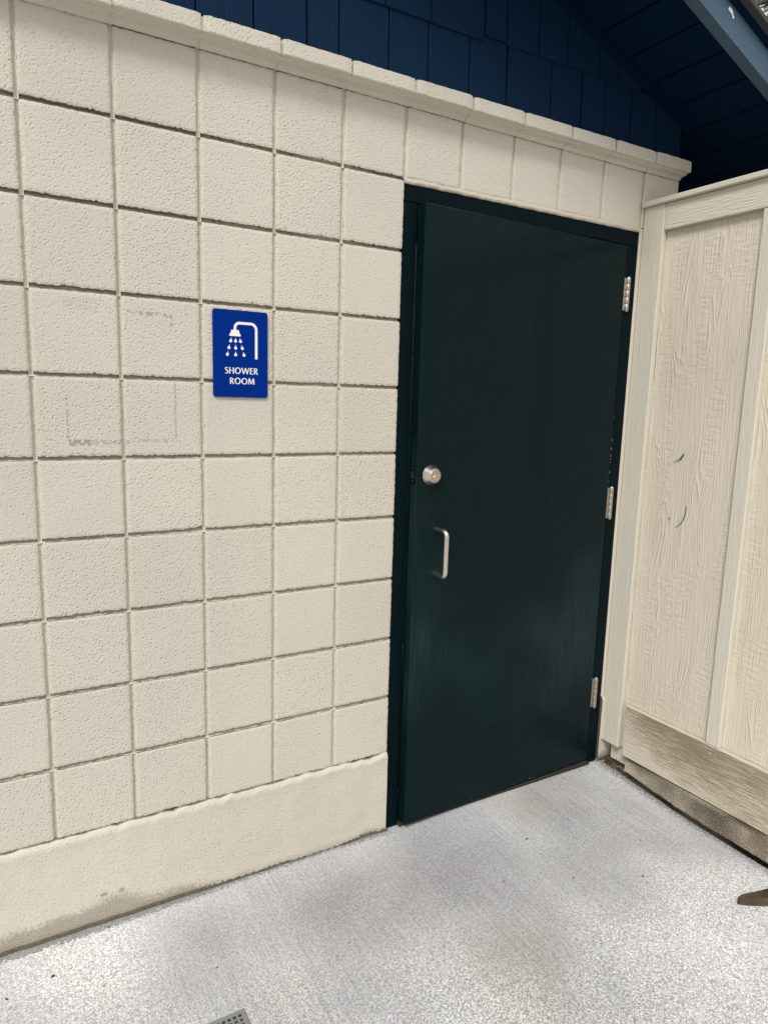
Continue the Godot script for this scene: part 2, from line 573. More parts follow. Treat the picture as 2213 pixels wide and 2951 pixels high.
func cap_mesh(seed_: int, w: float) -> ArrayMesh:
	# projecting sill block: upright nose, sloped and stepped underside; runs along x, origin at wall face and underside
	var n := noise(seed_, 1.0)
	var prof := [Vector2(-0.10, 0.0555), Vector2(0.0470, 0.0530), Vector2(0.0500, 0.0525), Vector2(0.0508, 0.0510), Vector2(0.0515, 0.0180), Vector2(0.0505, 0.0155), Vector2(0.0470, 0.0142), Vector2(0.0345, 0.0132), Vector2(0.0325, 0.0098), Vector2(0.0120, 0.0060), Vector2(0.0030, -0.0040), Vector2(-0.02, -0.005)]
	var segs := 14
	var st := start()
	st.set_smooth_group(1)
	var rows := []
	for s in segs + 1:
		var x := -w / 2 + w * s / segs
		var e := 0.0
		if s == 0 or s == segs: e = 0.0022
		var row := []
		for k in prof.size():
			var p: Vector2 = prof[k]
			var j := n.get_noise_2d(x * 60.0, k * 3.3) * 0.0011
			var sc := 1.0 - e / 0.05 if p.x > 0 else 1.0
			row.append(Vector3(x, p.y + j * 0.7 + (0.001 if e > 0 and k > 5 else 0.0) - (0.001 if e > 0 and k <= 3 else 0.0), p.x * sc + j))
		rows.append(row)
	for s in segs:
		for k in prof.size() - 1:
			st.set_smooth_group(k + 1)
			var a: Vector3 = rows[s][k]
			var b: Vector3 = rows[s][k + 1]
			var d := b - a
			quad(st, a, b, rows[s + 1][k + 1], rows[s + 1][k], Vector3(0, d.z, -d.y) if d.z > 0 and k < 4 else (Vector3(0, absf(d.z), absf(d.y)) if k < 3 else Vector3(0, -absf(d.z) - 0.0001, absf(d.y))))
	st.set_smooth_group(-1)
	for s in [0, segs]:
		var c := Vector3(rows[s][0].x, 0.032, 0.0)
		for k in prof.size():
			tri(st, c, rows[s][k], rows[s][(k + 1) % prof.size()], Vector3(-1 if s == 0 else 1, 0, 0))
	return done(st)

func roof_y(x: float) -> float:
	return 2.7585 - SLOPE * (x - 1.5964)

func sloped(x0: float, x1: float, dy0: float, dy1: float, z0: float, z1: float) -> ArrayMesh:
	# a board that follows the roof slope from x0 to x1, dy0..dy1 above the soffit line
	return prism(PackedVector2Array([Vector2(x0, roof_y(x0) + dy0), Vector2(x1, roof_y(x1) + dy0), Vector2(x1, roof_y(x1) + dy1), Vector2(x0, roof_y(x0) + dy1)]), 2, z0, z1)

func build_building() -> void:
	var b := thing("shower_building", Vector3.ZERO, 0.0, "beige painted block building with navy shingled gable and dark green door", "building")
	# -- block wall
	var wall := node("wall", b)
	var variants := []
	for k in 10: variants.append(block_mesh(100 + k, P - 0.0084, P - 0.0084))
	var side_block := block_mesh(150, 0.186, P - 0.0084)
	var door_col := []
	for k in 4: door_col.append(block_mesh(160 + k, P - 0.0055, P - 0.0084))
	for row in 10:
		for col in range(-20, 11):
			if row > 0 and col >= 5 and col < 10: continue
			var x := (col + 0.5) * P
			var y := TOP - (row + 0.5) * P
			var me: Mesh = variants[rng.randi() % variants.size()]
			if col == 10:
				me = side_block
				x = 2.0395 + 0.093
			elif col == 1 and row == 5:
				me = block_mesh(171, P - 0.0084, P - 0.0084, true)
			elif col == 4 and row > 0:
				me = door_col[rng.randi() % 4]
				x += 0.0022
			var dz := rng.randf_range(-0.0010, 0.0008)
			part("block", me, M.painted_block, wall, Vector3(x, y, dz), Vector3(rng.randf_range(-0.003, 0.003), rng.randf_range(-0.003, 0.003), rng.randf_range(-0.002, 0.002)))
	# mortar: raked bed joints, tooled head joints that stand a little prouder
	var st := start()
	var xa := -20 * P
	add_box(st, Vector3(xa, 0.27, -0.19), Vector3(1.014, TOP, -0.0150), 0.001)
	add_box(st, Vector3(1.014, 2.118, -0.188), Vector3(2.2235, TOP - 0.001, -0.0151), 0.001)
	add_box(st, Vector3(2.040, 0.27, -0.187), Vector3(2.2234, 2.117, -0.0152), 0.001)
	var part_m := part("mortar", done(st), M.painted_mortar, wall)
	part_m.set_meta("kind", "stuff")
	st = start()
	st.set_smooth_group(1)
	var jn := noise(77, 1.0)
	for col in range(-19, 11):
		var y1 := TOP
		var y0 := 0.285 if col <= 5 and col != 5 else 2.118
		if col == 5: y0 = 2.118
		if col == 10: y0 = 2.118
		var seg := int((y1 - y0) / 0.02)
		var prev := []
		for s in seg + 1:
			var y := lerpf(y0, y1, float(s) / seg)
			var ring := []
			for k in 5:
				var u := (k - 2) / 2.0
				var z := -0.0056 - (1.0 - u * u) * 0.0026 + jn.get_noise_2d(y * 90.0, col * 9.0 + k) * 0.0012
				ring.append(Vector3(col * P + u * 0.0052, y, z))
			if s > 0:
				for k in 4: quad(st, prev[k], prev[k + 1], ring[k + 1], ring[k], Vector3(0, 0, 1))
			prev = ring
	# bed joints struck so that they weather: set back under the upper block, out to the arris of the lower one
	for row in range(1, 10):
		var yb := TOP - row * P
		for span in [[xa, 1.0145], [2.0395, 2.2232]]:
			var seg := int((span[1] - span[0]) / 0.012)
			var prev := []
			for q in seg + 1:
				var x: float = lerpf(span[0], span[1], float(q) / seg)
				var e := jn.get_noise_2d(x * 70.0, row * 17.0) * 0.0012
				var ring := [Vector3(x, yb + 0.0066, -0.0145), Vector3(x, yb + 0.0020 + e, -0.0138 + e), Vector3(x, yb - 0.0026 + e, -0.0085 + e), Vector3(x, yb - 0.0056 + e * 0.5, -0.0026)]
				if q > 0:
					for k in 3: quad(st, prev[k], prev[k + 1], ring[k + 1], ring[k], Vector3(0, 0.6, 1))
				prev = ring
	# paint-filled joint between the frame and the blocks at its right
	var pv := []
	for q in 91:
		var y := lerpf(0.285, 2.118, q / 90.0)
		var e := jn.get_noise_2d(y * 40.0, 200.0) * 0.0015
		var ring := [Vector3(2.0368, y, -0.0045), Vector3(2.0375 + e * 0.5, y, 0.0002 + e * 0.5), Vector3(2.0425 + e, y, 0.0016 + e * 0.5), Vector3(2.0600, y, 0.0012)]
		if q > 0:
			for k in 3: quad(st, pv[k], pv[k + 1], ring[k + 1], ring[k], Vector3(0, 0, 1))
		pv = ring
	var hj := part("mortar", done(st), M.painted_mortar, wall)
	hj.set_meta("kind", "stuff")
	# paint bead over the door frame
	st = start()
	st.set_smooth_group(1)
	var last := []
	for s in 61:
		var x := lerpf(1.014, 2.040, s / 60.0)
		var w := jn.get_noise_2d(x * 30.0, 3.0) * 0.003
		var ring := [Vector3(x, 2.1055 + w * 0.4, -0.004), Vector3(x, 2.107 + w, 0.0005 + w * 0.4), Vector3(x, 2.1145 + w, 0.0012 + w * 0.5), Vector3(x, 2.123, -0.001)]
		if s > 0:
			for k in 3: quad(st, last[k], last[k + 1], ring[k + 1], ring[k], Vector3(0, 0.2 if k == 2 else -0.2, 1))
		last = ring
	part("paint_bead", done(st), M.painted_mortar, wall)
	# -- foundation with its ragged lip
	for span in [[-20 * P, 1.0155, 300], [2.0385, 2.2236, 18]]:
		st = start()
		st.set_smooth_group(1)
		var ln := noise(91, 1.0, FastNoiseLite.TYPE_SIMPLEX_SMOOTH, 3)
		last = []
		for s in span[2] + 1:
			var x: float = lerpf(span[0], span[1], float(s) / span[2])
			var a := ln.get_noise_2d(x * 9.0, 0.0)
			var c := ln.get_noise_2d(x * 26.0, 5.0)
			var lip := 0.2835 + a * 0.005 + c * 0.0065
			var z0 := 0.0055 + a * 0.0015
			var ring := []
			for yy in [0.0, 0.004, 0.03, 0.06, 0.09, 0.12, 0.15, 0.18, 0.21, 0.24]:
				ring.append(Vector3(x, yy, z0 + ln.get_noise_2d(x * 9.0, yy * 16.0) * 0.0022 - (0.003 if yy < 0.002 else 0.0)))
			ring.append(Vector3(x, lip - 0.016 + c * 0.003, z0 + 0.0005 + maxf(0.0, c) * 0.002))
			ring.append(Vector3(x, lip - 0.009, z0 + 0.0008 + maxf(0.0, c) * 0.005))
			ring.append(Vector3(x, lip - 0.002, z0 - 0.003 + c * 0.002))
			ring.append(Vector3(x, lip + 0.0065, -0.0015))
			ring.append(Vector3(x, lip + 0.005, -0.03))
			if s > 0:
				for k in ring.size() - 1: quad(st, last[k], last[k + 1], ring[k + 1], ring[k], Vector3(0, 0.6 if k > 10 else 0.0, 1))
			last = ring
		part("foundation", done(st), M.painted_block, b)
	# -- cap course
	var caps := node("cap_course", b)
	var cv := []
	for k in 6: cv.append(cap_mesh(200 + k, P - 0.0075))
	for col in range(-20, 11):
		var x := (col + 0.5) * P
		var me: Mesh = cv[rng.randi() % 6]
		if col == 10:
			me = cap_mesh(220, 0.187)
			x = 2.0375 + 0.0935
		part("cap_block", me, M.painted_block, caps, Vector3(x, TOP - 0.0005 + rng.randf_range(-0.001, 0.001), rng.randf_range(-0.0015, 0.0015)), Vector3(0, rng.randf_range(-0.006, 0.006), 0))
	st = start()
	add_box(st, Vector3(xa, TOP + 0.010, -0.15), Vector3(2.222, TOP + 0.048, 0.036), 0.004)
	for col in range(-19, 11):
		var jx := col * P
		var jd := rng.randf_range(-0.0015, 0.0025)
		add_prism(st, PackedVector2Array([Vector2(-0.10, TOP + 0.050), Vector2(0.0415 + jd, TOP + 0.0488), Vector2(0.0430 + jd, TOP + 0.0185), Vector2(0.0330, TOP + 0.0148), Vector2(0.0290, TOP + 0.0112), Vector2(0.0100, TOP + 0.0072), Vector2(0.0015, TOP - 0.0030), Vector2(-0.10, TOP - 0.0034)]), 0, jx - 0.0056, jx + 0.0056)
	var cm := part("mortar", done(st), M.painted_mortar, caps)
	cm.set_meta("kind", "stuff")
	# -- body of the building behind the wall
	st = start()
	add_box(st, Vector3(2.03, 0.0, -3.6), Vector3(2.2245, TOP + 0.02, -0.195), 0.004)
	add_box(st, Vector3(xa, 0.0, -3.6), Vector3(xa + 0.19, TOP + 0.02, -0.195), 0.004)
	add_box(st, Vector3(xa + 0.19, 0.0, -3.6), Vector3(2.03, TOP + 0.02, -3.41), 0.004)
	part("side_wall", done(st), M.painted_mortar, b)

	# -- gable with shingles
	var ridge := -0.92
	var gable := node("gable", b)
	part("backing", prism(PackedVector2Array([Vector2(xa, TOP + 0.05), Vector2(2.2, TOP + 0.05), Vector2(2.2, roof_y(2.2) + 0.02), Vector2(ridge, roof_y(ridge) + 0.02), Vector2(xa, roof_y(2.2) + 0.02)]), 2, -0.14, -0.005), M.navy_board, gable)
	var joints0 := [-0.62, -0.44, -0.31, -0.14, 0.02, 0.13, 0.27, 0.40, 0.548, 0.695, 0.789, 0.945, 1.077, 1.226, 1.370, 1.553, 1.690, 1.80, 1.93, 2.06, 2.2]
	var joints1 := [-0.55, -0.38, -0.22, -0.06, 0.09, 0.22, 0.38, 0.52, 0.65, 0.80, 0.93, 1.0815, 1.275, 1.36, 1.49, 1.615, 1.76, 1.849, 1.97]
	for course in 7:
		var y := 2.355 + course * 0.20
		var js := []
		if course == 0: js = joints0
		elif course == 1: js = joints1
		else:
			var x := -0.66 + rng.randf() * 0.05
			while roof_y(x) > y:
				js.append(x)
				x += rng.randf_range(0.09, 0.18)
		# carry the course to the left as well
		var xl: float = js[0]
		while xl > xa + 0.1 and (xl > ridge or roof_y(2 * ridge - xl) > y):
			xl -= rng.randf_range(0.09, 0.18)
			js.push_front(xl)
		for k in js.size() - 1:
			var x0: float = js[k] + 0.0022
			var x1: float = js[k + 1] - 0.0022
			var xm := maxf(x0, x1) if x0 > ridge else minf(x0, x1)
			if x0 < ridge: xm = 2 * ridge - x0
			var ytop := minf(y + 0.215, roof_y(xm) + 0.05)
			var y0 := y + rng.randf_range(-0.005, 0.004)
			if course == 1 and k > 0 and js[k] > 1.2: y0 += 0.008
			if ytop < y0 + 0.04: continue
			var hh := ytop - y0
			part("shingle", box(Vector3((x0 - x1) / 2, 0, -0.004), Vector3((x1 - x0) / 2, hh, 0.004), 0.0012), M.navy_shingle, gable, Vector3((x0 + x1) / 2, y0, 0.0105 + rng.randf_range(-0.0008, 0.0012)), Vector3(-0.035, 0, rng.randf_range(-0.003, 0.003)))
	part("rake_trim", sloped(-0.92, 2.24, -0.034, -0.001, 0.013, 0.034), M.navy_board, gable)

	# -- roof
	var roof := node("roof", b)
	var eave := 2.78
	var x := -0.91
	while x < eave - 0.02:
		var x1 := minf(x + 0.127, eave)
		part("soffit_board", sloped(x + 0.0042, x1 - 0.0042, 0.0, 0.018, -0.62, 0.329), M.navy_board, roof)
		x += 0.127
	part("deck", sloped(ridge, eave, 0.012, 0.068, -3.8, 0.3305), M.navy_board, roof)
	part("deck", prism(PackedVector2Array([Vector2(ridge - 3.7, roof_y(eave)), Vector2(ridge - 0.002, roof_y(ridge)), Vector2(ridge - 0.002, roof_y(ridge) + 0.068), Vector2(ridge - 3.7, roof_y(eave) + 0.068)]), 2, -3.8, 0.3305), M.navy_board, roof)
	var barge := part("barge_board", sloped(ridge, eave, -0.037, 0.072, 0.331, 0.368), M.pale_navy, roof)
	part("barge_board", prism(PackedVector2Array([Vector2(ridge - 3.7, roof_y(eave) - 0.037), Vector2(ridge - 0.002, roof_y(ridge) - 0.037), Vector2(ridge - 0.002, roof_y(ridge) + 0.072), Vector2(ridge - 3.7, roof_y(eave) + 0.072)]), 2, 0.331, 0.368), M.pale_navy, roof)
	# patch of bare white on the barge board
	var chip := PackedVector2Array([Vector2(1.9185, 2.6712), Vector2(1.926, 2.6700), Vector2(1.931, 2.6670), Vector2(1.9375, 2.6640), Vector2(1.9395, 2.6590), Vector2(1.9385, 2.6560), Vector2(1.944, 2.6520), Vector2(1.9475, 2.6470), Vector2(1.9440, 2.6440), Vector2(1.9405, 2.6450), Vector2(1.9380, 2.6510), Vector2(1.9345, 2.6535), Vector2(1.929, 2.6560), Vector2(1.923, 2.6600), Vector2(1.9165, 2.6625), Vector2(1.9170, 2.6655), Vector2(1.9205, 2.6668)])
	part("paint_chip", prism(chip, 2, 0.3672, 0.3692), M.white_paint, roof)
	part("roofing", sloped(ridge, eave + 0.02, 0.0722, 0.086, -3.82, 0.402), M.roofing, roof)
	part("roofing", prism(PackedVector2Array([Vector2(ridge - 3.72, roof_y(eave) + 0.0722), Vector2(ridge - 0.002, roof_y(ridge) + 0.0722), Vector2(ridge - 0.002, roof_y(ridge) + 0.086), Vector2(ridge - 3.72, roof_y(eave) + 0.086)]), 2, -3.82, 0.402), M.roofing, roof)
	part("drip_edge", sloped(ridge, eave, 0.052, 0.0718, 0.369, 0.3775), M.navy_board, roof)
	for k in 5:
		part("rafter", sloped(2.10, eave - 0.03, -0.135, -0.002, -0.225 - k * 0.7, -0.185 - k * 0.7), M.navy_board, roof)
	part("fascia", box(Vector3(eave + 0.001, roof_y(eave) - 0.10, -3.8), Vector3(eave + 0.024, roof_y(eave) + 0.066, 0.368), 0.002), M.navy_board, roof)

	build_door(b)

func build_door(b: Node3D) -> void:
	var fr := node("door_frame", b)
	var fz := -0.004
	part("jamb", box(Vector3(1.0160, 0.002, -0.15), Vector3(1.0668, 2.0555, fz), 0.002), M.frame_paint, fr)
	part("jamb", box(Vector3(1.9865, 0.002, -0.15), Vector3(2.0375, 2.0555, fz), 0.002), M.frame_paint, fr)
	part("head", box(Vector3(1.0160, 2.0560, -0.15), Vector3(2.0375, 2.1068, fz), 0.002), M.frame_paint, fr)
	part("stop", box(Vector3(1.0670, 0.002, -0.12), Vector3(1.083, 2.054, -0.052), 0.002), M.frame_paint, fr)
	part("stop", box(Vector3(1.970, 0.002, -0.12), Vector3(1.9863, 2.054, -0.052), 0.002), M.frame_paint, fr)
	part("stop", box(Vector3(1.0835, 2.040, -0.12), Vector3(1.9695, 2.0558, -0.052), 0.002), M.frame_paint, fr)
	part("threshold", box(Vector3(1.0672, 0.001, -0.14), Vector3(1.9862, 0.0125, 0.010), 0.003), M.shaded_sill, fr)
	# the leaf stands a little open
	var d := node("door", b)
	d.position = Vector3(1.9835, 0, fz)
	d.rotation.y = 0.0385
	var W := 0.9095
	part("leaf", box(Vector3(-W, 0.019, -0.0445), Vector3(0, 2.0535, 0.0), 0.0022), M.door_paint, d)
	part("door_sweep", box(Vector3(-W + 0.004, 0.0135, -0.030), Vector3(-0.004, 0.0188, -0.012), 0.001), M.dark_rubber, d)
	# deadbolt
	var db := node("deadbolt", d)
	db.position = Vector3(-0.8545, 1.2335, 0.0)
	part("collar", lathe([Vector2(0.0, 0.0), Vector2(0.0325, 0.0), Vector2(0.0325, 0.003), Vector2(0.0318, 0.0042), Vector2(0.0225, 0.0245), Vector2(0.0212, 0.0255), Vector2(0.0198, 0.0255), Vector2(0.0194, 0.0240), Vector2(0.0, 0.0240)], 56), M.brushed_steel, db)
	part("cylinder", lathe([Vector2(0.0188, 0.0235), Vector2(0.0188, 0.0258), Vector2(0.0182, 0.0264), Vector2(0.0, 0.0264)], 48), M.dull_steel, db)
	part("plug", lathe([Vector2(0.0072, 0.0262), Vector2(0.0072, 0.0272), Vector2(0.0066, 0.0278), Vector2(0.0, 0.0278)], 32), M.brushed_steel, db, Vector3(0.0, -0.0055, 0))
	part("keyway", box(Vector3(-0.0008, -0.0098, 0.0270), Vector3(0.0008, -0.0018, 0.0281), 0.0002), M.dark_rubber, db)
	# pull handle
	var hx := -0.8255
	var pts := []
	var y0 := 0.9055
	var y1 := 1.0545
	var reach := 0.060
	var rr := 0.016
	pts.append(Vector3(hx, y1, 0.0))
	pts.append(Vector3(hx, y1, reach - rr))
	for k in range(1, 8):
		var a := PI / 2 * k / 8.0
		pts.append(Vector3(hx, y1 - rr + rr * cos(a), reach - rr + rr * sin(a)))
	pts.append(Vector3(hx, y1 - rr, reach))
	pts.append(Vector3(hx, (y0 + y1) / 2, reach))
	pts.append(Vector3(hx, y0 + rr, reach))
	for k in range(1, 8):
		var a := PI / 2 * k / 8.0
		pts.append(Vector3(hx, y0 + rr - rr * sin(a), reach - rr + rr * cos(a)))
	pts.append(Vector3(hx, y0, reach - rr))
	pts.append(Vector3(hx, y0, 0.0))
	part("pull_handle", tube(pts, [0.0080], 20), M.brushed_steel, d)
	# bolt plate on the leaf's edge
	var bp := node("latch_plate", d)
	bp.position = Vector3(-W, 1.2335, -0.0222)
	part("plate", box(Vector3(-0.0018, -0.0285, -0.0127), Vector3(0.001, 0.0285, 0.0127), 0.0006), M.frame_paint, bp)
	part("bolt_end", box(Vector3(-0.0030, -0.011, -0.0065), Vector3(-0.001, 0.011, 0.0065), 0.0015), M.dark_brass, bp)
	for s in [-1, 1]: part("screw", lathe([Vector2(0.0032, 0.0), Vector2(0.0026, 0.0012), Vector2(0.0, 0.0016)], 12), M.dark_brass, bp, Vector3(-0.0017, s * 0.0205, 0), Vector3(0, -PI / 2, 0))
	# hinges
	for span in [[1.8195, 1.9395], [1.0335, 1.1575], [0.2495, 0.3755]]:
		var hg := node("hinge", d)
		var hy: float = span[0]
		var L: float = span[1] - span[0]
		hg.position = Vector3(0.0095, hy, 0.0075)
		for k in 5:
			var a := L * k / 5.0 + 0.0006
			var e := L * (k + 1) / 5.0 - 0.0006
			part("knuckle", tube([Vector3(0, a, 0), Vector3(0, a + 0.0008, 0), Vector3(0, e - 0.0008, 0), Vector3(0, e, 0)], [0.0073, 0.0077, 0.0077, 0.0073], 18), M.dull_steel, hg)
		part("pin", tube([Vector3(0, -0.002, 0), Vector3(0, L + 0.001, 0), Vector3(0, L + 0.0025, 0)], [0.0058, 0.0058, 0.004], 14), M.dull_steel, hg)
		part("hinge_leaf", box(Vector3(-0.0165, 0.002, -0.0070), Vector3(-0.0050, L - 0.002, -0.0030), 0.0005), M.dull_steel, hg)
	# paint flaked off the meeting edge and the foot of the leaf
	var st := start()
	for k in 8:
		var yy := rng.randf_range(1.17, 1.43)
		var s := rng.randf_range(0.001, 0.0028)
		add_box(st, Vector3(-0.0022, yy - s * 2, -0.0015), Vector3(-0.0006 + s * 0.3, yy + s * 2, 0.0004), 0.0003)
	for k in 8:
		var xx := rng.randf_range(-0.9, -0.1)
		var s := rng.randf_range(0.0012, 0.003)
		add_box(st, Vector3(xx - s, 0.021 + rng.randf() * 0.004, -0.001), Vector3(xx + s, 0.022 + s + rng.randf() * 0.003, 0.0004), 0.0003)
	var fl := part("bare_patches", done(st), M.dull_flake, d)
	fl.set_meta("kind", "stuff")

func build_sign() -> void:
	var s := thing("wall_sign", Vector3(0.4352, 1.4637, 0.0012), 0.0, "blue SHOWER ROOM sign with white shower pictogram on the block wall", "sign")
	var w := 0.1525
	var h := 0.2308
	var r := 0.0075
	var pts := PackedVector2Array()
	for c in [[w - r, r, -PI / 2], [w - r, h - r, 0.0], [r, h - r, PI / 2], [r, r, PI]]:
		for k in 7:
			var a: float = c[2] + PI / 2 * k / 6.0
			pts.append(Vector2(c[0] + r * cos(a), c[1] + r * sin(a)))
	part("plate", prism(pts, 2, 0.0, 0.0042), M.sign_blue, s)
	var z0 := 0.0041
	var z1 := 0.0050
	# pipe
	var path := [Vector2(0.785, 0.104)]
	var px := 0.785 * w
	var lx := 0.395 * w
	var ty := 0.1975
	var R := 0.0155
	var line := [Vector2(px, 0.1045)]
	for k in 9: line.append(Vector2(px - R + R * cos(PI / 2 * k / 8.0), ty - R + R * sin(PI / 2 * k / 8.0)))
	var R2 := 0.0125
	for k in 9: line.append(Vector2(lx + R2 - R2 * sin(PI / 2 * k / 8.0), ty - R2 + R2 * cos(PI / 2 * k / 8.0)))
	line.append(Vector2(lx, 0.176))
	var lft := PackedVector2Array()
	var rgt := PackedVector2Array()
	for k in line.size():
		var t: Vector2 = (line[mini(k + 1, line.size() - 1)] - line[maxi(k - 1, 0)]).normalized()
		var nn := Vector2(-t.y, t.x) * 0.0035
		lft.append(line[k] + nn)
		rgt.append(line[k] - nn)
	rgt.reverse()
	lft.append_array(rgt)
	var pict := node("shower_pictogram", s)
	part("pipe", prism(lft, 2, z0, z1), M.sign_white, pict)
	part("shower_head", prism(PackedVector2Array([Vector2(lx - 0.0155, 0.1625), Vector2(lx + 0.0155, 0.1625), Vector2(lx + 0.0155, 0.1675), Vector2(lx + 0.0135, 0.1685), Vector2(lx + 0.0098, 0.1790), Vector2(lx - 0.0098, 0.1790), Vector2(lx - 0.0135, 0.1685), Vector2(lx - 0.0155, 0.1675)]), 2, z0, z1 + 0.0002), M.sign_white, pict)
	var dp := PackedVector2Array([Vector2(0, 0.0072)])
	for k in 13:
		var a := lerpf(0.35, PI * 2 - 0.35, k / 12.0)
		dp.append(Vector2(-sin(a) * 0.0041, -0.0021 + cos(a) * 0.0041))
	var dm := prism(dp, 2, z0, z1)
	var rows := [[0.1515, 0.0131], [0.1333, 0.0181], [0.1155, 0.0226]]
	for q in rows:
		for k in 3:
			part("water_drop", dm, M.sign_white, pict, Vector3(0.405 * w + (k - 1) * q[1], q[0], 0), Vector3(0, 0, (k - 1) * 0.22))
	# flared capitals, cut as strokes of changing width
	for row in [["SHOWER", 0.510, 0.0715, 0.0925], ["ROOM", 0.522, 0.0440, 0.069]]:
		var total := 0.0
		for ch in row[0]: total += letter_width(ch) + 0.10
		total -= 0.10
		var cap := 0.0166
		var sx: float = row[3] / total
		var x: float = row[1] * w - row[3] / 2
		var word := node("lettering", s)
		for ch in row[0]:
			part("letter", letter_mesh(ch, sx, cap), M.sign_white, word, Vector3(x, row[2] - cap / 2, z0))
			x += (letter_width(ch) + 0.10) * sx

func letter_width(ch: String) -> float:
	return {"S": 0.54, "H": 0.76, "O": 0.94, "W": 1.20, "E": 0.52, "R": 0.62, "M": 0.98}[ch]

func letter_mesh(ch: String, sx: float, sy: float) -> ArrayMesh:
	var strokes := []
	var stem := [0.19, 0.165, 0.155, 0.165, 0.19]
	match ch:
		"S":
			strokes = [[[0.46, 0.88, 0.09], [0.37, 0.955, 0.10], [0.26, 0.975, 0.11], [0.13, 0.92, 0.14], [0.09, 0.76, 0.17], [0.16, 0.61, 0.19], [0.28, 0.52, 0.20], [0.40, 0.41, 0.19], [0.46, 0.26, 0.17], [0.41, 0.09, 0.14], [0.28, 0.03, 0.11], [0.14, 0.045, 0.10], [0.04, 0.12, 0.09]]]
		"H":
			strokes = [up_stroke(0.10, stem), up_stroke(0.66, stem), [[0.12, 0.52, 0.10], [0.64, 0.52, 0.10]]]
		"O":
			var ring := []
			for k in 33:
				var t := TAU * k / 32.0
				ring.append([0.47 + 0.375 * cos(t), 0.5 + 0.465 * sin(t), 0.10 + 0.085 * absf(cos(t))])
			strokes = [ring.slice(0, 17), ring.slice(16, 33)]
		"W":
			strokes = [[[0.05, 1.0, 0.19], [0.20, 0.5, 0.165], [0.34, 0.0, 0.15]], [[0.34, 0.0, 0.10], [0.60, 0.98, 0.11]], [[0.60, 0.98, 0.17], [0.75, 0.5, 0.165], [0.88, 0.0, 0.15]], [[0.88, 0.0, 0.10], [1.15, 1.0, 0.13]]]
		"E":
			strokes = [up_stroke(0.10, stem), [[0.10, 0.95, 0.10], [0.47, 0.95, 0.12]], [[0.10, 0.52, 0.10], [0.42, 0.52, 0.12]], [[0.10, 0.05, 0.10], [0.49, 0.05, 0.12]]]
		"R":
			strokes = [up_stroke(0.10, stem), [[0.10, 0.95, 0.10], [0.30, 0.95, 0.10], [0.43, 0.89, 0.14], [0.48, 0.74, 0.17], [0.42, 0.58, 0.14], [0.28, 0.50, 0.10], [0.10, 0.49, 0.09]], [[0.27, 0.50, 0.14], [0.58, 0.0, 0.18]]]
		"M":
			strokes = [[[0.08, 0.0, 0.13], [0.17, 1.0, 0.11]], [[0.17, 1.0, 0.19], [0.49, 0.06, 0.15]], [[0.49, 0.06, 0.10], [0.81, 1.0, 0.11]], [[0.81, 1.0, 0.18], [0.91, 0.0, 0.20]]]
	var st := start()
	var lift := 0.0
	for line in strokes:
		var a := PackedVector2Array()
		var b := PackedVector2Array()
		for k in line.size():
			var p := Vector2(line[k][0], line[k][1])
			var p0 := Vector2(line[maxi(k - 1, 0)][0], line[maxi(k - 1, 0)][1])
			var p1 := Vector2(line[mini(k + 1, line.size() - 1)][0], line[mini(k + 1, line.size() - 1)][1])
			var t := (p1 - p0).normalized()
			var nn: Vector2 = Vector2(-t.y, t.x) * line[k][2] * 0.5
			a.append((p + nn) * Vector2(sx, sy))
			b.append((p - nn) * Vector2(sx, sy))
		b.reverse()
		a.append_array(b)
		add_prism(st, a, 2, 0.0, 0.0009 + lift)
		lift += 0.00006
	return done(st)

func up_stroke(x: float, ws: Array) -> Array:
	var r := []
	for k in ws.size(): r.append([x, float(k) / (ws.size() - 1), ws[k]])
	return r

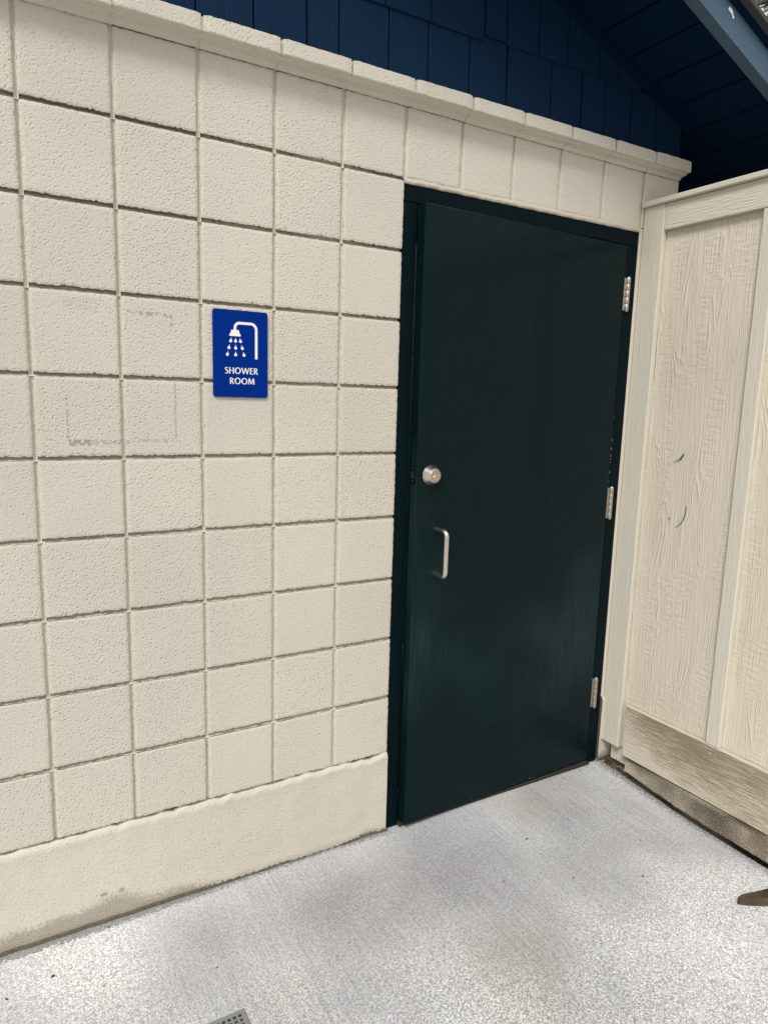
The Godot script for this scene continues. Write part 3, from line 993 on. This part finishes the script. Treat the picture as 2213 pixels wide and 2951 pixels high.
func build_fence() -> void:
	var f := thing("fence", Vector3(2.0465, 0, 0), 0.0265, "beige board and panel privacy fence standing beside the green door", "fence")
	part("corner_board", box(Vector3(0.0, 0.1005, 0.004), Vector3(0.0195, 2.1890, 0.0925), 0.0022), M.trim_upright, f)
	part("top_cap", box(Vector3(-0.014, 2.1900, -0.0005), Vector3(0.095, 2.2085, 2.4), 0.0025), M.trim_upright, f)
	part("top_rail", box(Vector3(0.0022, 2.0985, 0.0935), Vector3(0.0195, 2.1885, 2.4), 0.002), M.trim_flat, f)
	part("kick_board", box(Vector3(0.0018, 0.0790, 0.1130), Vector3(0.0200, 0.2900, 2.4), 0.002), M.dirty_trim, f)
	part("siding_panel", box(Vector3(0.0235, 0.10, 0.02), Vector3(0.0360, 2.187, 0.4835), 0.001), M.siding_paint, f)
	part("siding_panel", box(Vector3(0.0235, 0.10, 0.4845), Vector3(0.0360, 2.187, 1.7), 0.001), M.siding_paint, f)
	part("siding_panel", box(Vector3(0.0235, 0.10, 1.701), Vector3(0.0360, 2.187, 2.4), 0.001), M.siding_paint, f)
	for k in 5:
		var z := 0.4565 + k * 0.4064
		part("batten", box(Vector3(0.0045, 0.2905, z), Vector3(0.0233, 2.0980, z + 0.0525), 0.003), M.trim_upright, f)
	for z in [0.03, 1.2, 2.3]:
		part("post", box(Vector3(0.037, 0.02, z), Vector3(0.126, 2.188, z + 0.089), 0.003), M.trim_upright, f)
	var nm := lathe([Vector2(0.0030, 0.0), Vector2(0.0024, 0.0012), Vector2(0.0, 0.0016)], 10)
	for p in [[0.0022, 2.168, 0.112], [0.0022, 2.118, 0.110], [0.0022, 2.165, 0.475], [0.0018, 0.262, 0.135], [0.0018, 0.12, 0.14], [0.0018, 0.26, 0.48]]:
		part("nail_head", nm, M.trim_flat, f, Vector3(p[0] + 0.0002, p[1], p[2]), Vector3(0, -PI / 2, 0))
	# kerb under the boards
	var st := start()
	st.set_smooth_group(1)
	var kn := noise(301, 1.0, FastNoiseLite.TYPE_SIMPLEX_SMOOTH, 2)
	var last := []
	for s in 121:
		var z := lerpf(0.125, 2.4, s / 120.0)
		var a := kn.get_noise_2d(z * 7.0, 0.0)
		var c := kn.get_noise_2d(z * 30.0, 4.0)
		var fx := pave_edge(z)
		var w := 2.068 - fx
		var grow := smoothstep(0.12, 0.24, z)
		var nose := fx + 0.006 + c * 0.0015 + (1.0 - grow) * 0.004
		var ring := [Vector3(fx + 0.030, -0.040, z), Vector3(fx + 0.034, -0.010, z), Vector3(fx + 0.026 + c * 0.003, 0.010, z), Vector3(nose + 0.006, 0.0115 + a * 0.003, z), Vector3(nose, 0.0155 + a * 0.003 + c * 0.002, z), Vector3(nose + 0.004, 0.0205 + a * 0.003, z), Vector3(nose + w * 0.35, 0.040 + c * 0.002, z), Vector3(nose + w * 0.66, 0.060 + c * 0.002, z), Vector3(2.0672 + c * 0.001, 0.074 + c * 0.002, z), Vector3(2.085, 0.0785, z), Vector3(2.25, 0.0785, z), Vector3(2.25, -0.01, z)]
		if s > 0:
			for k in ring.size() - 2: quad(st, last[k], last[k + 1], ring[k + 1], ring[k], Vector3(-1.0, -0.5 if k < 4 else 1.0, 0))
		last = ring
	st.set_smooth_group(-1)
	quad(st, Vector3(2.06, -0.01, 0.125), Vector3(2.25, -0.01, 0.125), Vector3(2.25, 0.0785, 0.125), Vector3(2.085, 0.0785, 0.125), Vector3(0, 0, -1))
	quad(st, Vector3(2.04, -0.012, -0.02), Vector3(2.26, -0.004, -0.02), Vector3(2.26, -0.004, 0.13), Vector3(2.04, -0.012, 0.13), Vector3.UP)
	var kb := part("kerb", done(st), M.dirty_concrete, self)
	taken["kerb"] = 0
	tag(kb, "grimy concrete kerb under the fence boards", "kerb", "", "structure")

func pave_edge(z: float) -> float:
	return 2.064 - 0.048 * smoothstep(-0.15, 0.55, z)

func build_floor() -> void:
	# pavement with the hole for the drain left open
	var hx0 := 0.2135
	var hx1 := 0.3645
	var hz0 := 0.4490
	var hz1 := 0.6000
	var st := start()
	var up := Vector3.UP
	var xs := [-6.0, hx0, hx1, 1.9]
	var zs := [-0.2, hz0, hz1, 6.0]
	for i in 3:
		for j in 3:
			if i == 1 and j == 1: continue
			quad(st, Vector3(xs[i], 0, zs[j]), Vector3(xs[i + 1], 0, zs[j]), Vector3(xs[i + 1], 0, zs[j + 1]), Vector3(xs[i], 0, zs[j + 1]), up)
	var kn := noise(302, 1.0, FastNoiseLite.TYPE_SIMPLEX_SMOOTH, 2)
	for s in 130:
		var q := []
		for z in [-0.2 + s * 0.02, -0.18 + s * 0.02]:
			q.append(pave_edge(z) + kn.get_noise_2d(z * 40.0, 0.0) * 0.003)
		var za := -0.2 + s * 0.02
		var zb := za + 0.02
		quad(st, Vector3(1.9, 0, za), Vector3(q[0], 0, za), Vector3(q[1], 0, zb), Vector3(1.9, 0, zb), up)
		quad(st, Vector3(q[0], 0, za), Vector3(q[1], 0, zb), Vector3(q[1] + 0.004, -0.05, zb), Vector3(q[0] + 0.004, -0.05, za), Vector3(1, 0, 0))
	quad(st, Vector3(1.9, 0, 2.4), Vector3(4.5, 0, 2.4), Vector3(4.5, 0, 6.0), Vector3(1.9, 0, 6.0), up)
	for e in [[-6.0, -0.2, 1.9, -0.2], [4.5, 2.4, 4.5, 6.0], [4.5, 6.0, -6.0, 6.0], [-6.0, 6.0, -6.0, -0.2]]:
		var a := Vector3(e[0], 0, e[1])
		var c := Vector3(e[2], 0, e[3])
		quad(st, a, c, c - up * 0.12, a - up * 0.12, (a + c) * 0.5 - Vector3(0, 0, 2.9))
	# sides of the drain hole
	for e in [[hx0, hz0, hx1, hz0], [hx1, hz0, hx1, hz1], [hx1, hz1, hx0, hz1], [hx0, hz1, hx0, hz0]]:
		var a := Vector3(e[0], 0, e[1])
		var c := Vector3(e[2], 0, e[3])
		quad(st, a, c, c - up * 0.09, a - up * 0.09, Vector3((hx0 + hx1) / 2, 0, (hz0 + hz1) / 2) - (a + c) * 0.5)
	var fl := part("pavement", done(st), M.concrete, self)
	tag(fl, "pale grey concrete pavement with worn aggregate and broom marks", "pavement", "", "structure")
	st = start()
	quad(st, Vector3(-300, -0.11, -300), Vector3(300, -0.11, -300), Vector3(300, -0.11, 300), Vector3(-300, -0.11, 300), up)
	var g := part("ground", done(st), M.earth, self)
	tag(g, "bare brown earth around the building", "ground", "", "structure")

	# drain grate
	var d := thing("drain_grate", Vector3(0.289, 0, 0.5245), 0.0, "small square grey drain grate with punched holes in the pavement", "drain")
	st = start()
	var n := 10
	var pitch := 0.0132
	var hole := 0.0080
	var half := 0.0738
	var first := -pitch * (n - 1) / 2
	var cuts := [-half]
	for k in n:
		cuts.append(first + k * pitch - hole / 2)
		cuts.append(first + k * pitch + hole / 2)
	cuts.append(half)
	var yt := 0.0015
	var yb := -0.003
	for i in cuts.size() - 1:
		for j in cuts.size() - 1:
			var a := Vector3(cuts[i], yt, cuts[j])
			var e := Vector3(cuts[i + 1], yt, cuts[j + 1])
			if i % 2 == 1 and j % 2 == 1:
				var q := [a, Vector3(e.x, yt, a.z), e, Vector3(a.x, yt, e.z)]
				for k in 4:
					var u: Vector3 = q[k]
					var w: Vector3 = q[(k + 1) % 4]
					quad(st, u, w, w + Vector3(0, yb - yt, 0), u + Vector3(0, yb - yt, 0), (a + e) * 0.5 - (u + w) * 0.5)
				continue
			quad(st, a, Vector3(e.x, yt, a.z), e, Vector3(a.x, yt, e.z), up)
	for e in [[-1, -1, 1, -1], [1, -1, 1, 1], [1, 1, -1, 1], [-1, 1, -1, -1]]:
		var a := Vector3(e[0] * half, yt, e[1] * half)
		var c := Vector3(e[2] * half, yt, e[3] * half)
		quad(st, a, c, c + Vector3(0, -0.006, 0), a + Vector3(0, -0.006, 0), a + c)
	part("plate", done(st), M.galvanised, d)
	part("sump", box(Vector3(-0.0745, -0.105, -0.0745), Vector3(0.0745, -0.085, 0.0745), 0.002), M.dark_rubber, d)

	# wedge of wood at the right
	var wd := thing("door_wedge", Vector3(1.777, 0, 0.800), 0.0, "weathered brown wooden wedge lying on the concrete near the fence", "wedge")
	st = start()
	st.set_smooth_group(1)
	var outline := PackedVector2Array()
	# plan view (x, z): blunt nose, front edge runs right and forward, back edge runs right
	var front := [Vector2(0.006, 0.010), Vector2(0.030, 0.027), Vector2(0.075, 0.053), Vector2(0.135, 0.088)]
	var back := [Vector2(0.190, 0.040), Vector2(0.115, 0.022), Vector2(0.060, 0.008), Vector2(0.022, -0.003), Vector2(0.008, -0.003), Vector2(0.0, 0.002)]
	for p in front: outline.append(p)
	for p in back: outline.append(p)
	st.set_smooth_group(-1)
	var th := 0.0265
	var c2 := Vector2(0.07, 0.028)
	var lo := []
	var e1 := []
	var e2 := []
	for p in outline:
		var q: Vector2 = p
		var hgt := th * (0.86 + 0.14 * clampf(q.x / 0.06, 0.0, 1.0))
		lo.append(Vector3(q.x, 0.0015, q.y))
		e1.append(Vector3(q.x, hgt - 0.006, q.y))
		var t := q + (c2 - q).normalized() * 0.005
		e2.append(Vector3(t.x, hgt, t.y))
	var L := outline.size()
	for k in L:
		var k2 := (k + 1) % L
		var o := Vector3((outline[k] + outline[k2]).x / 2 - c2.x, 0, (outline[k] + outline[k2]).y / 2 - c2.y)
		quad(st, lo[k], lo[k2], e1[k2], e1[k], o)
		quad(st, e1[k], e1[k2], e2[k2], e2[k], o + Vector3(0, 0.04, 0))
		tri(st, Vector3(c2.x, th, c2.y), e2[k], e2[k2], up)
		tri(st, Vector3(c2.x, 0.0015, c2.y), lo[k], lo[k2], -up)
	part("wood", done(st), M.old_wood, wd)

func build_litter() -> void:
	# dead leaves blown under the corner of the fence
	var st := start()
	for k in 130:
		var p := Vector3(rng.randf_range(2.05, 2.17), 0.003, rng.randf_range(0.02, 0.15))
		p.y += rng.randf() * 0.045 * clampf((p.x - 2.05) * 12.0, 0.1, 1.0)
		add_leaf(st, p, rng.randf_range(0.005, 0.016))
	var o := part("leaf_litter", done(st), M.dead_leaf, self)
	tag(o, "dry brown leaves blown into the gap under the fence corner", "leaves", "", "stuff")
	# crumbs on the pavement
	st = start()
	for p in [[1.6208, 0.5836, 0.007], [1.6107, 0.6106, 0.004], [1.4201, 0.4853, 0.004], [1.4209, 0.2674, 0.006], [1.4994, 0.5342, 0.003], [-0.0316, 0.1334, 0.006], [-0.135, 0.1545, 0.004], [0.1166, 0.0238, 0.004], [0.3404, 0.3003, 0.004], [0.077, 0.2236, 0.003], [1.244, 0.4775, 0.003], [1.2141, 0.3948, 0.004]]:
		add_leaf(st, Vector3(p[0], p[2] * 0.3, p[1]), p[2])
		add_leaf(st, Vector3(p[0] + 0.002, p[2] * 0.35, p[1] + 0.001), p[2] * 0.8)
	for k in 60:
		add_leaf(st, Vector3(rng.randf_range(-0.3, 2.0), 0.0012, 0.02 + pow(rng.randf(), 1.5) * 1.0), rng.randf_range(0.0015, 0.003))
	o = part("debris", done(st), M.twig, self)
	tag(o, "tiny dark leaf crumbs scattered over the pavement", "debris", "", "stuff")
	# broken paint and mortar at the sill
	st = start()
	for k in 110:
		var t := rng.randf()
		var x := 1.02 + t * 1.05
		if k % 3 > 0: x = 1.75 + rng.randf() * 0.33
		var s := rng.randf_range(0.0015, 0.006)
		var z := 0.012 + pow(rng.randf(), 2.0) * 0.035
		add_leaf(st, Vector3(x, s * 0.35, z), s)
	o = part("paint_crumbs", done(st), M.paint_flake, self)
	tag(o, "pale paint and mortar crumbs along the door sill", "crumbs", "", "stuff")
	# twigs caught on the siding
	var tw := part("twig", tube([Vector3(2.0725, 1.3072, 0.2507), Vector3(2.0700, 1.297, 0.2450), Vector3(2.0710, 1.287, 0.2380), Vector3(2.0725, 1.279, 0.2230), Vector3(2.0740, 1.2707, 0.2071)], [0.0012, 0.0024, 0.0022, 0.0010, 0.0005], 6), M.twig, self)
	taken["twig"] = 0
	tag(tw, "short dark twig on the fence panel, above the longer one", "twig", "twigs on the fence panel")
	tw = part(numbered("twig"), tube([Vector3(2.0738, 1.1198, 0.2795), Vector3(2.0728, 1.100, 0.2790), Vector3(2.0722, 1.083, 0.2775), Vector3(2.0728, 1.060, 0.2680), Vector3(2.0740, 1.0345, 0.2441)], [0.0009, 0.0013, 0.0016, 0.0011, 0.0008], 6), M.twig, self)
	tag(tw, "long thin curved twig on the fence panel beside the batten", "twig", "twigs on the fence panel")
	tw = part(numbered("twig"), tube([Vector3(2.0725, 1.0665, 0.2165), Vector3(2.0715, 1.064, 0.2137), Vector3(2.0725, 1.060, 0.2095)], [0.0008, 0.0022, 0.0006], 6), M.twig, self)
	tag(tw, "tiny dark bit of bark on the fence panel", "twig", "twigs on the fence panel")

func add_leaf(st: SurfaceTool, p: Vector3, s: float) -> void:
	var b := Basis.from_euler(Vector3(rng.randf_range(-0.5, 0.5), rng.randf() * TAU, rng.randf_range(-0.5, 0.5)))
	var a := p + b * Vector3(-s, 0, 0)
	var c := p + b * Vector3(s, s * 0.15, 0)
	var d := p + b * Vector3(-s * 0.1, s * 0.30, s * 0.5)
	var e := p + b * Vector3(s * 0.1, s * 0.30, -s * 0.5)
	var up := b * Vector3.UP
	tri(st, a, d, e, up)
	tri(st, c, d, e, up)
	tri(st, a + Vector3(0, -s * 0.12, 0), d, e, -up)
	tri(st, c + Vector3(0, -s * 0.12, 0), d, e, -up)

func build_tree(at: Vector3, height: float, spread: float, label: String, seed_: int, leaves: int) -> void:
	var r := RandomNumberGenerator.new()
	r.seed = seed_
	var t := thing("background_tree", at, 0.0, label, "tree", "trees behind the building")
	var st := start()
	add_tube(st, [Vector3(0, -0.2, 0), Vector3(0.1, height * 0.3, 0.05), Vector3(-0.05, height * 0.6, 0.1), Vector3(0.05, height * 0.95, 0)], [0.30, 0.22, 0.13, 0.03], 10)
	var tips := []
	for k in 46:
		var h := height * r.randf_range(0.28, 0.95)
		var an := r.randf() * TAU
		var reach := spread * (1.15 - h / height) * r.randf_range(0.7, 1.15) + 0.5
		var a := Vector3(0, h, 0)
		var e := a + Vector3(cos(an) * reach, reach * 0.25, sin(an) * reach)
		add_tube(st, [a, (a + e) / 2 + Vector3(0, 0.15, 0), e], [0.055, 0.035, 0.012], 5, false)
		for q in 5: tips.append(a.lerp(e, r.randf_range(0.35, 1.05)))
	part("trunk", done(st), M.bark, t)
	for kind in 2:
		var sl := start()
		for k in leaves:
			var c: Vector3 = tips[r.randi() % tips.size()]
			var p := c + Vector3(r.randfn(0, 0.32), r.randfn(0, 0.26), r.randfn(0, 0.32))
			var s := r.randf_range(0.03, 0.075)
			var b := Basis.from_euler(Vector3(r.randf() * TAU, r.randf() * TAU, r.randf() * TAU))
			tri(sl, p + b * Vector3(-s, 0, 0), p + b * Vector3(0, 0, s * 0.5), p + b * Vector3(s, 0.2 * s, 0), b * Vector3.UP)
			tri(sl, p + b * Vector3(-s, 0, 0), p + b * Vector3(0, 0, -s * 0.5), p + b * Vector3(s, 0.2 * s, 0), b * Vector3.UP)
		part("crown", done(sl), M.leaf if kind == 0 else M.leaf_pale, t)

# ---------------------------------------------------------------- scene
func _ready() -> void:
	# camera
	var cam := Camera3D.new()
	cam.name = "camera"
	add_child(cam)
	cam.transform = Transform3D(Basis(Vector3(0.8673, 0.0277, 0.4971), Vector3(0.0562, 0.9866, -0.1530), Vector3(-0.4947, 0.1606, 0.8541)).orthonormalized(), Vector3(-0.1004, 1.4674, 1.8608))
	cam.fov = 73.34
	cam.near = 0.05
	cam.far = 900.0
	cam.current = true
	# overcast sky
	var env := Environment.new()
	env.background_mode = Environment.BG_SKY
	var sm := ProceduralSkyMaterial.new()
	sm.sky_top_color = Color8(238, 240, 244)
	sm.sky_horizon_color = Color8(196, 198, 201)
	sm.sky_curve = 0.35
	sm.ground_bottom_color = Color8(96, 88, 76)
	sm.ground_horizon_color = Color8(150, 150, 148)
	sm.sun_angle_max = 0.0
	var sky := Sky.new()
	sky.sky_material = sm
	env.sky = sky
	env.background_energy_multiplier = 0.7
	env.tonemap_mode = Environment.TONE_MAPPER_LINEAR
	env.tonemap_exposure = 1.72
	env.sdfgi_enabled = true
	env.ssao_enabled = true
	env.ssil_enabled = true
	var we := WorldEnvironment.new()
	we.name = "world_environment"
	we.environment = env
	add_child(we)
	# veiled sun, high in front of the wall and to the left
	var sun := DirectionalLight3D.new()
	sun.name = "sun"
	add_child(sun)
	sun.look_at_from_position(Vector3(-3.4, 5.0, 3.0), Vector3.ZERO)
	sun.light_energy = 0.5
	sun.light_color = Color(1.0, 0.992, 0.982)
	sun.light_angular_distance = 18.0
	sun.shadow_enabled = true

	rng.seed = 7
	make_materials()
	build_floor()
	build_building()
	build_fence()
	build_sign()
	build_litter()
	build_tree(Vector3(9.8, -0.1, -4.6), 11.0, 4.2, "pale grey green tree rising behind the roof edge", 5, 11000)
	build_tree(Vector3(14.5, -0.1, -8.5), 14.0, 4.6, "taller tree farther behind the roof edge", 9, 12000)
	print("scene ready")
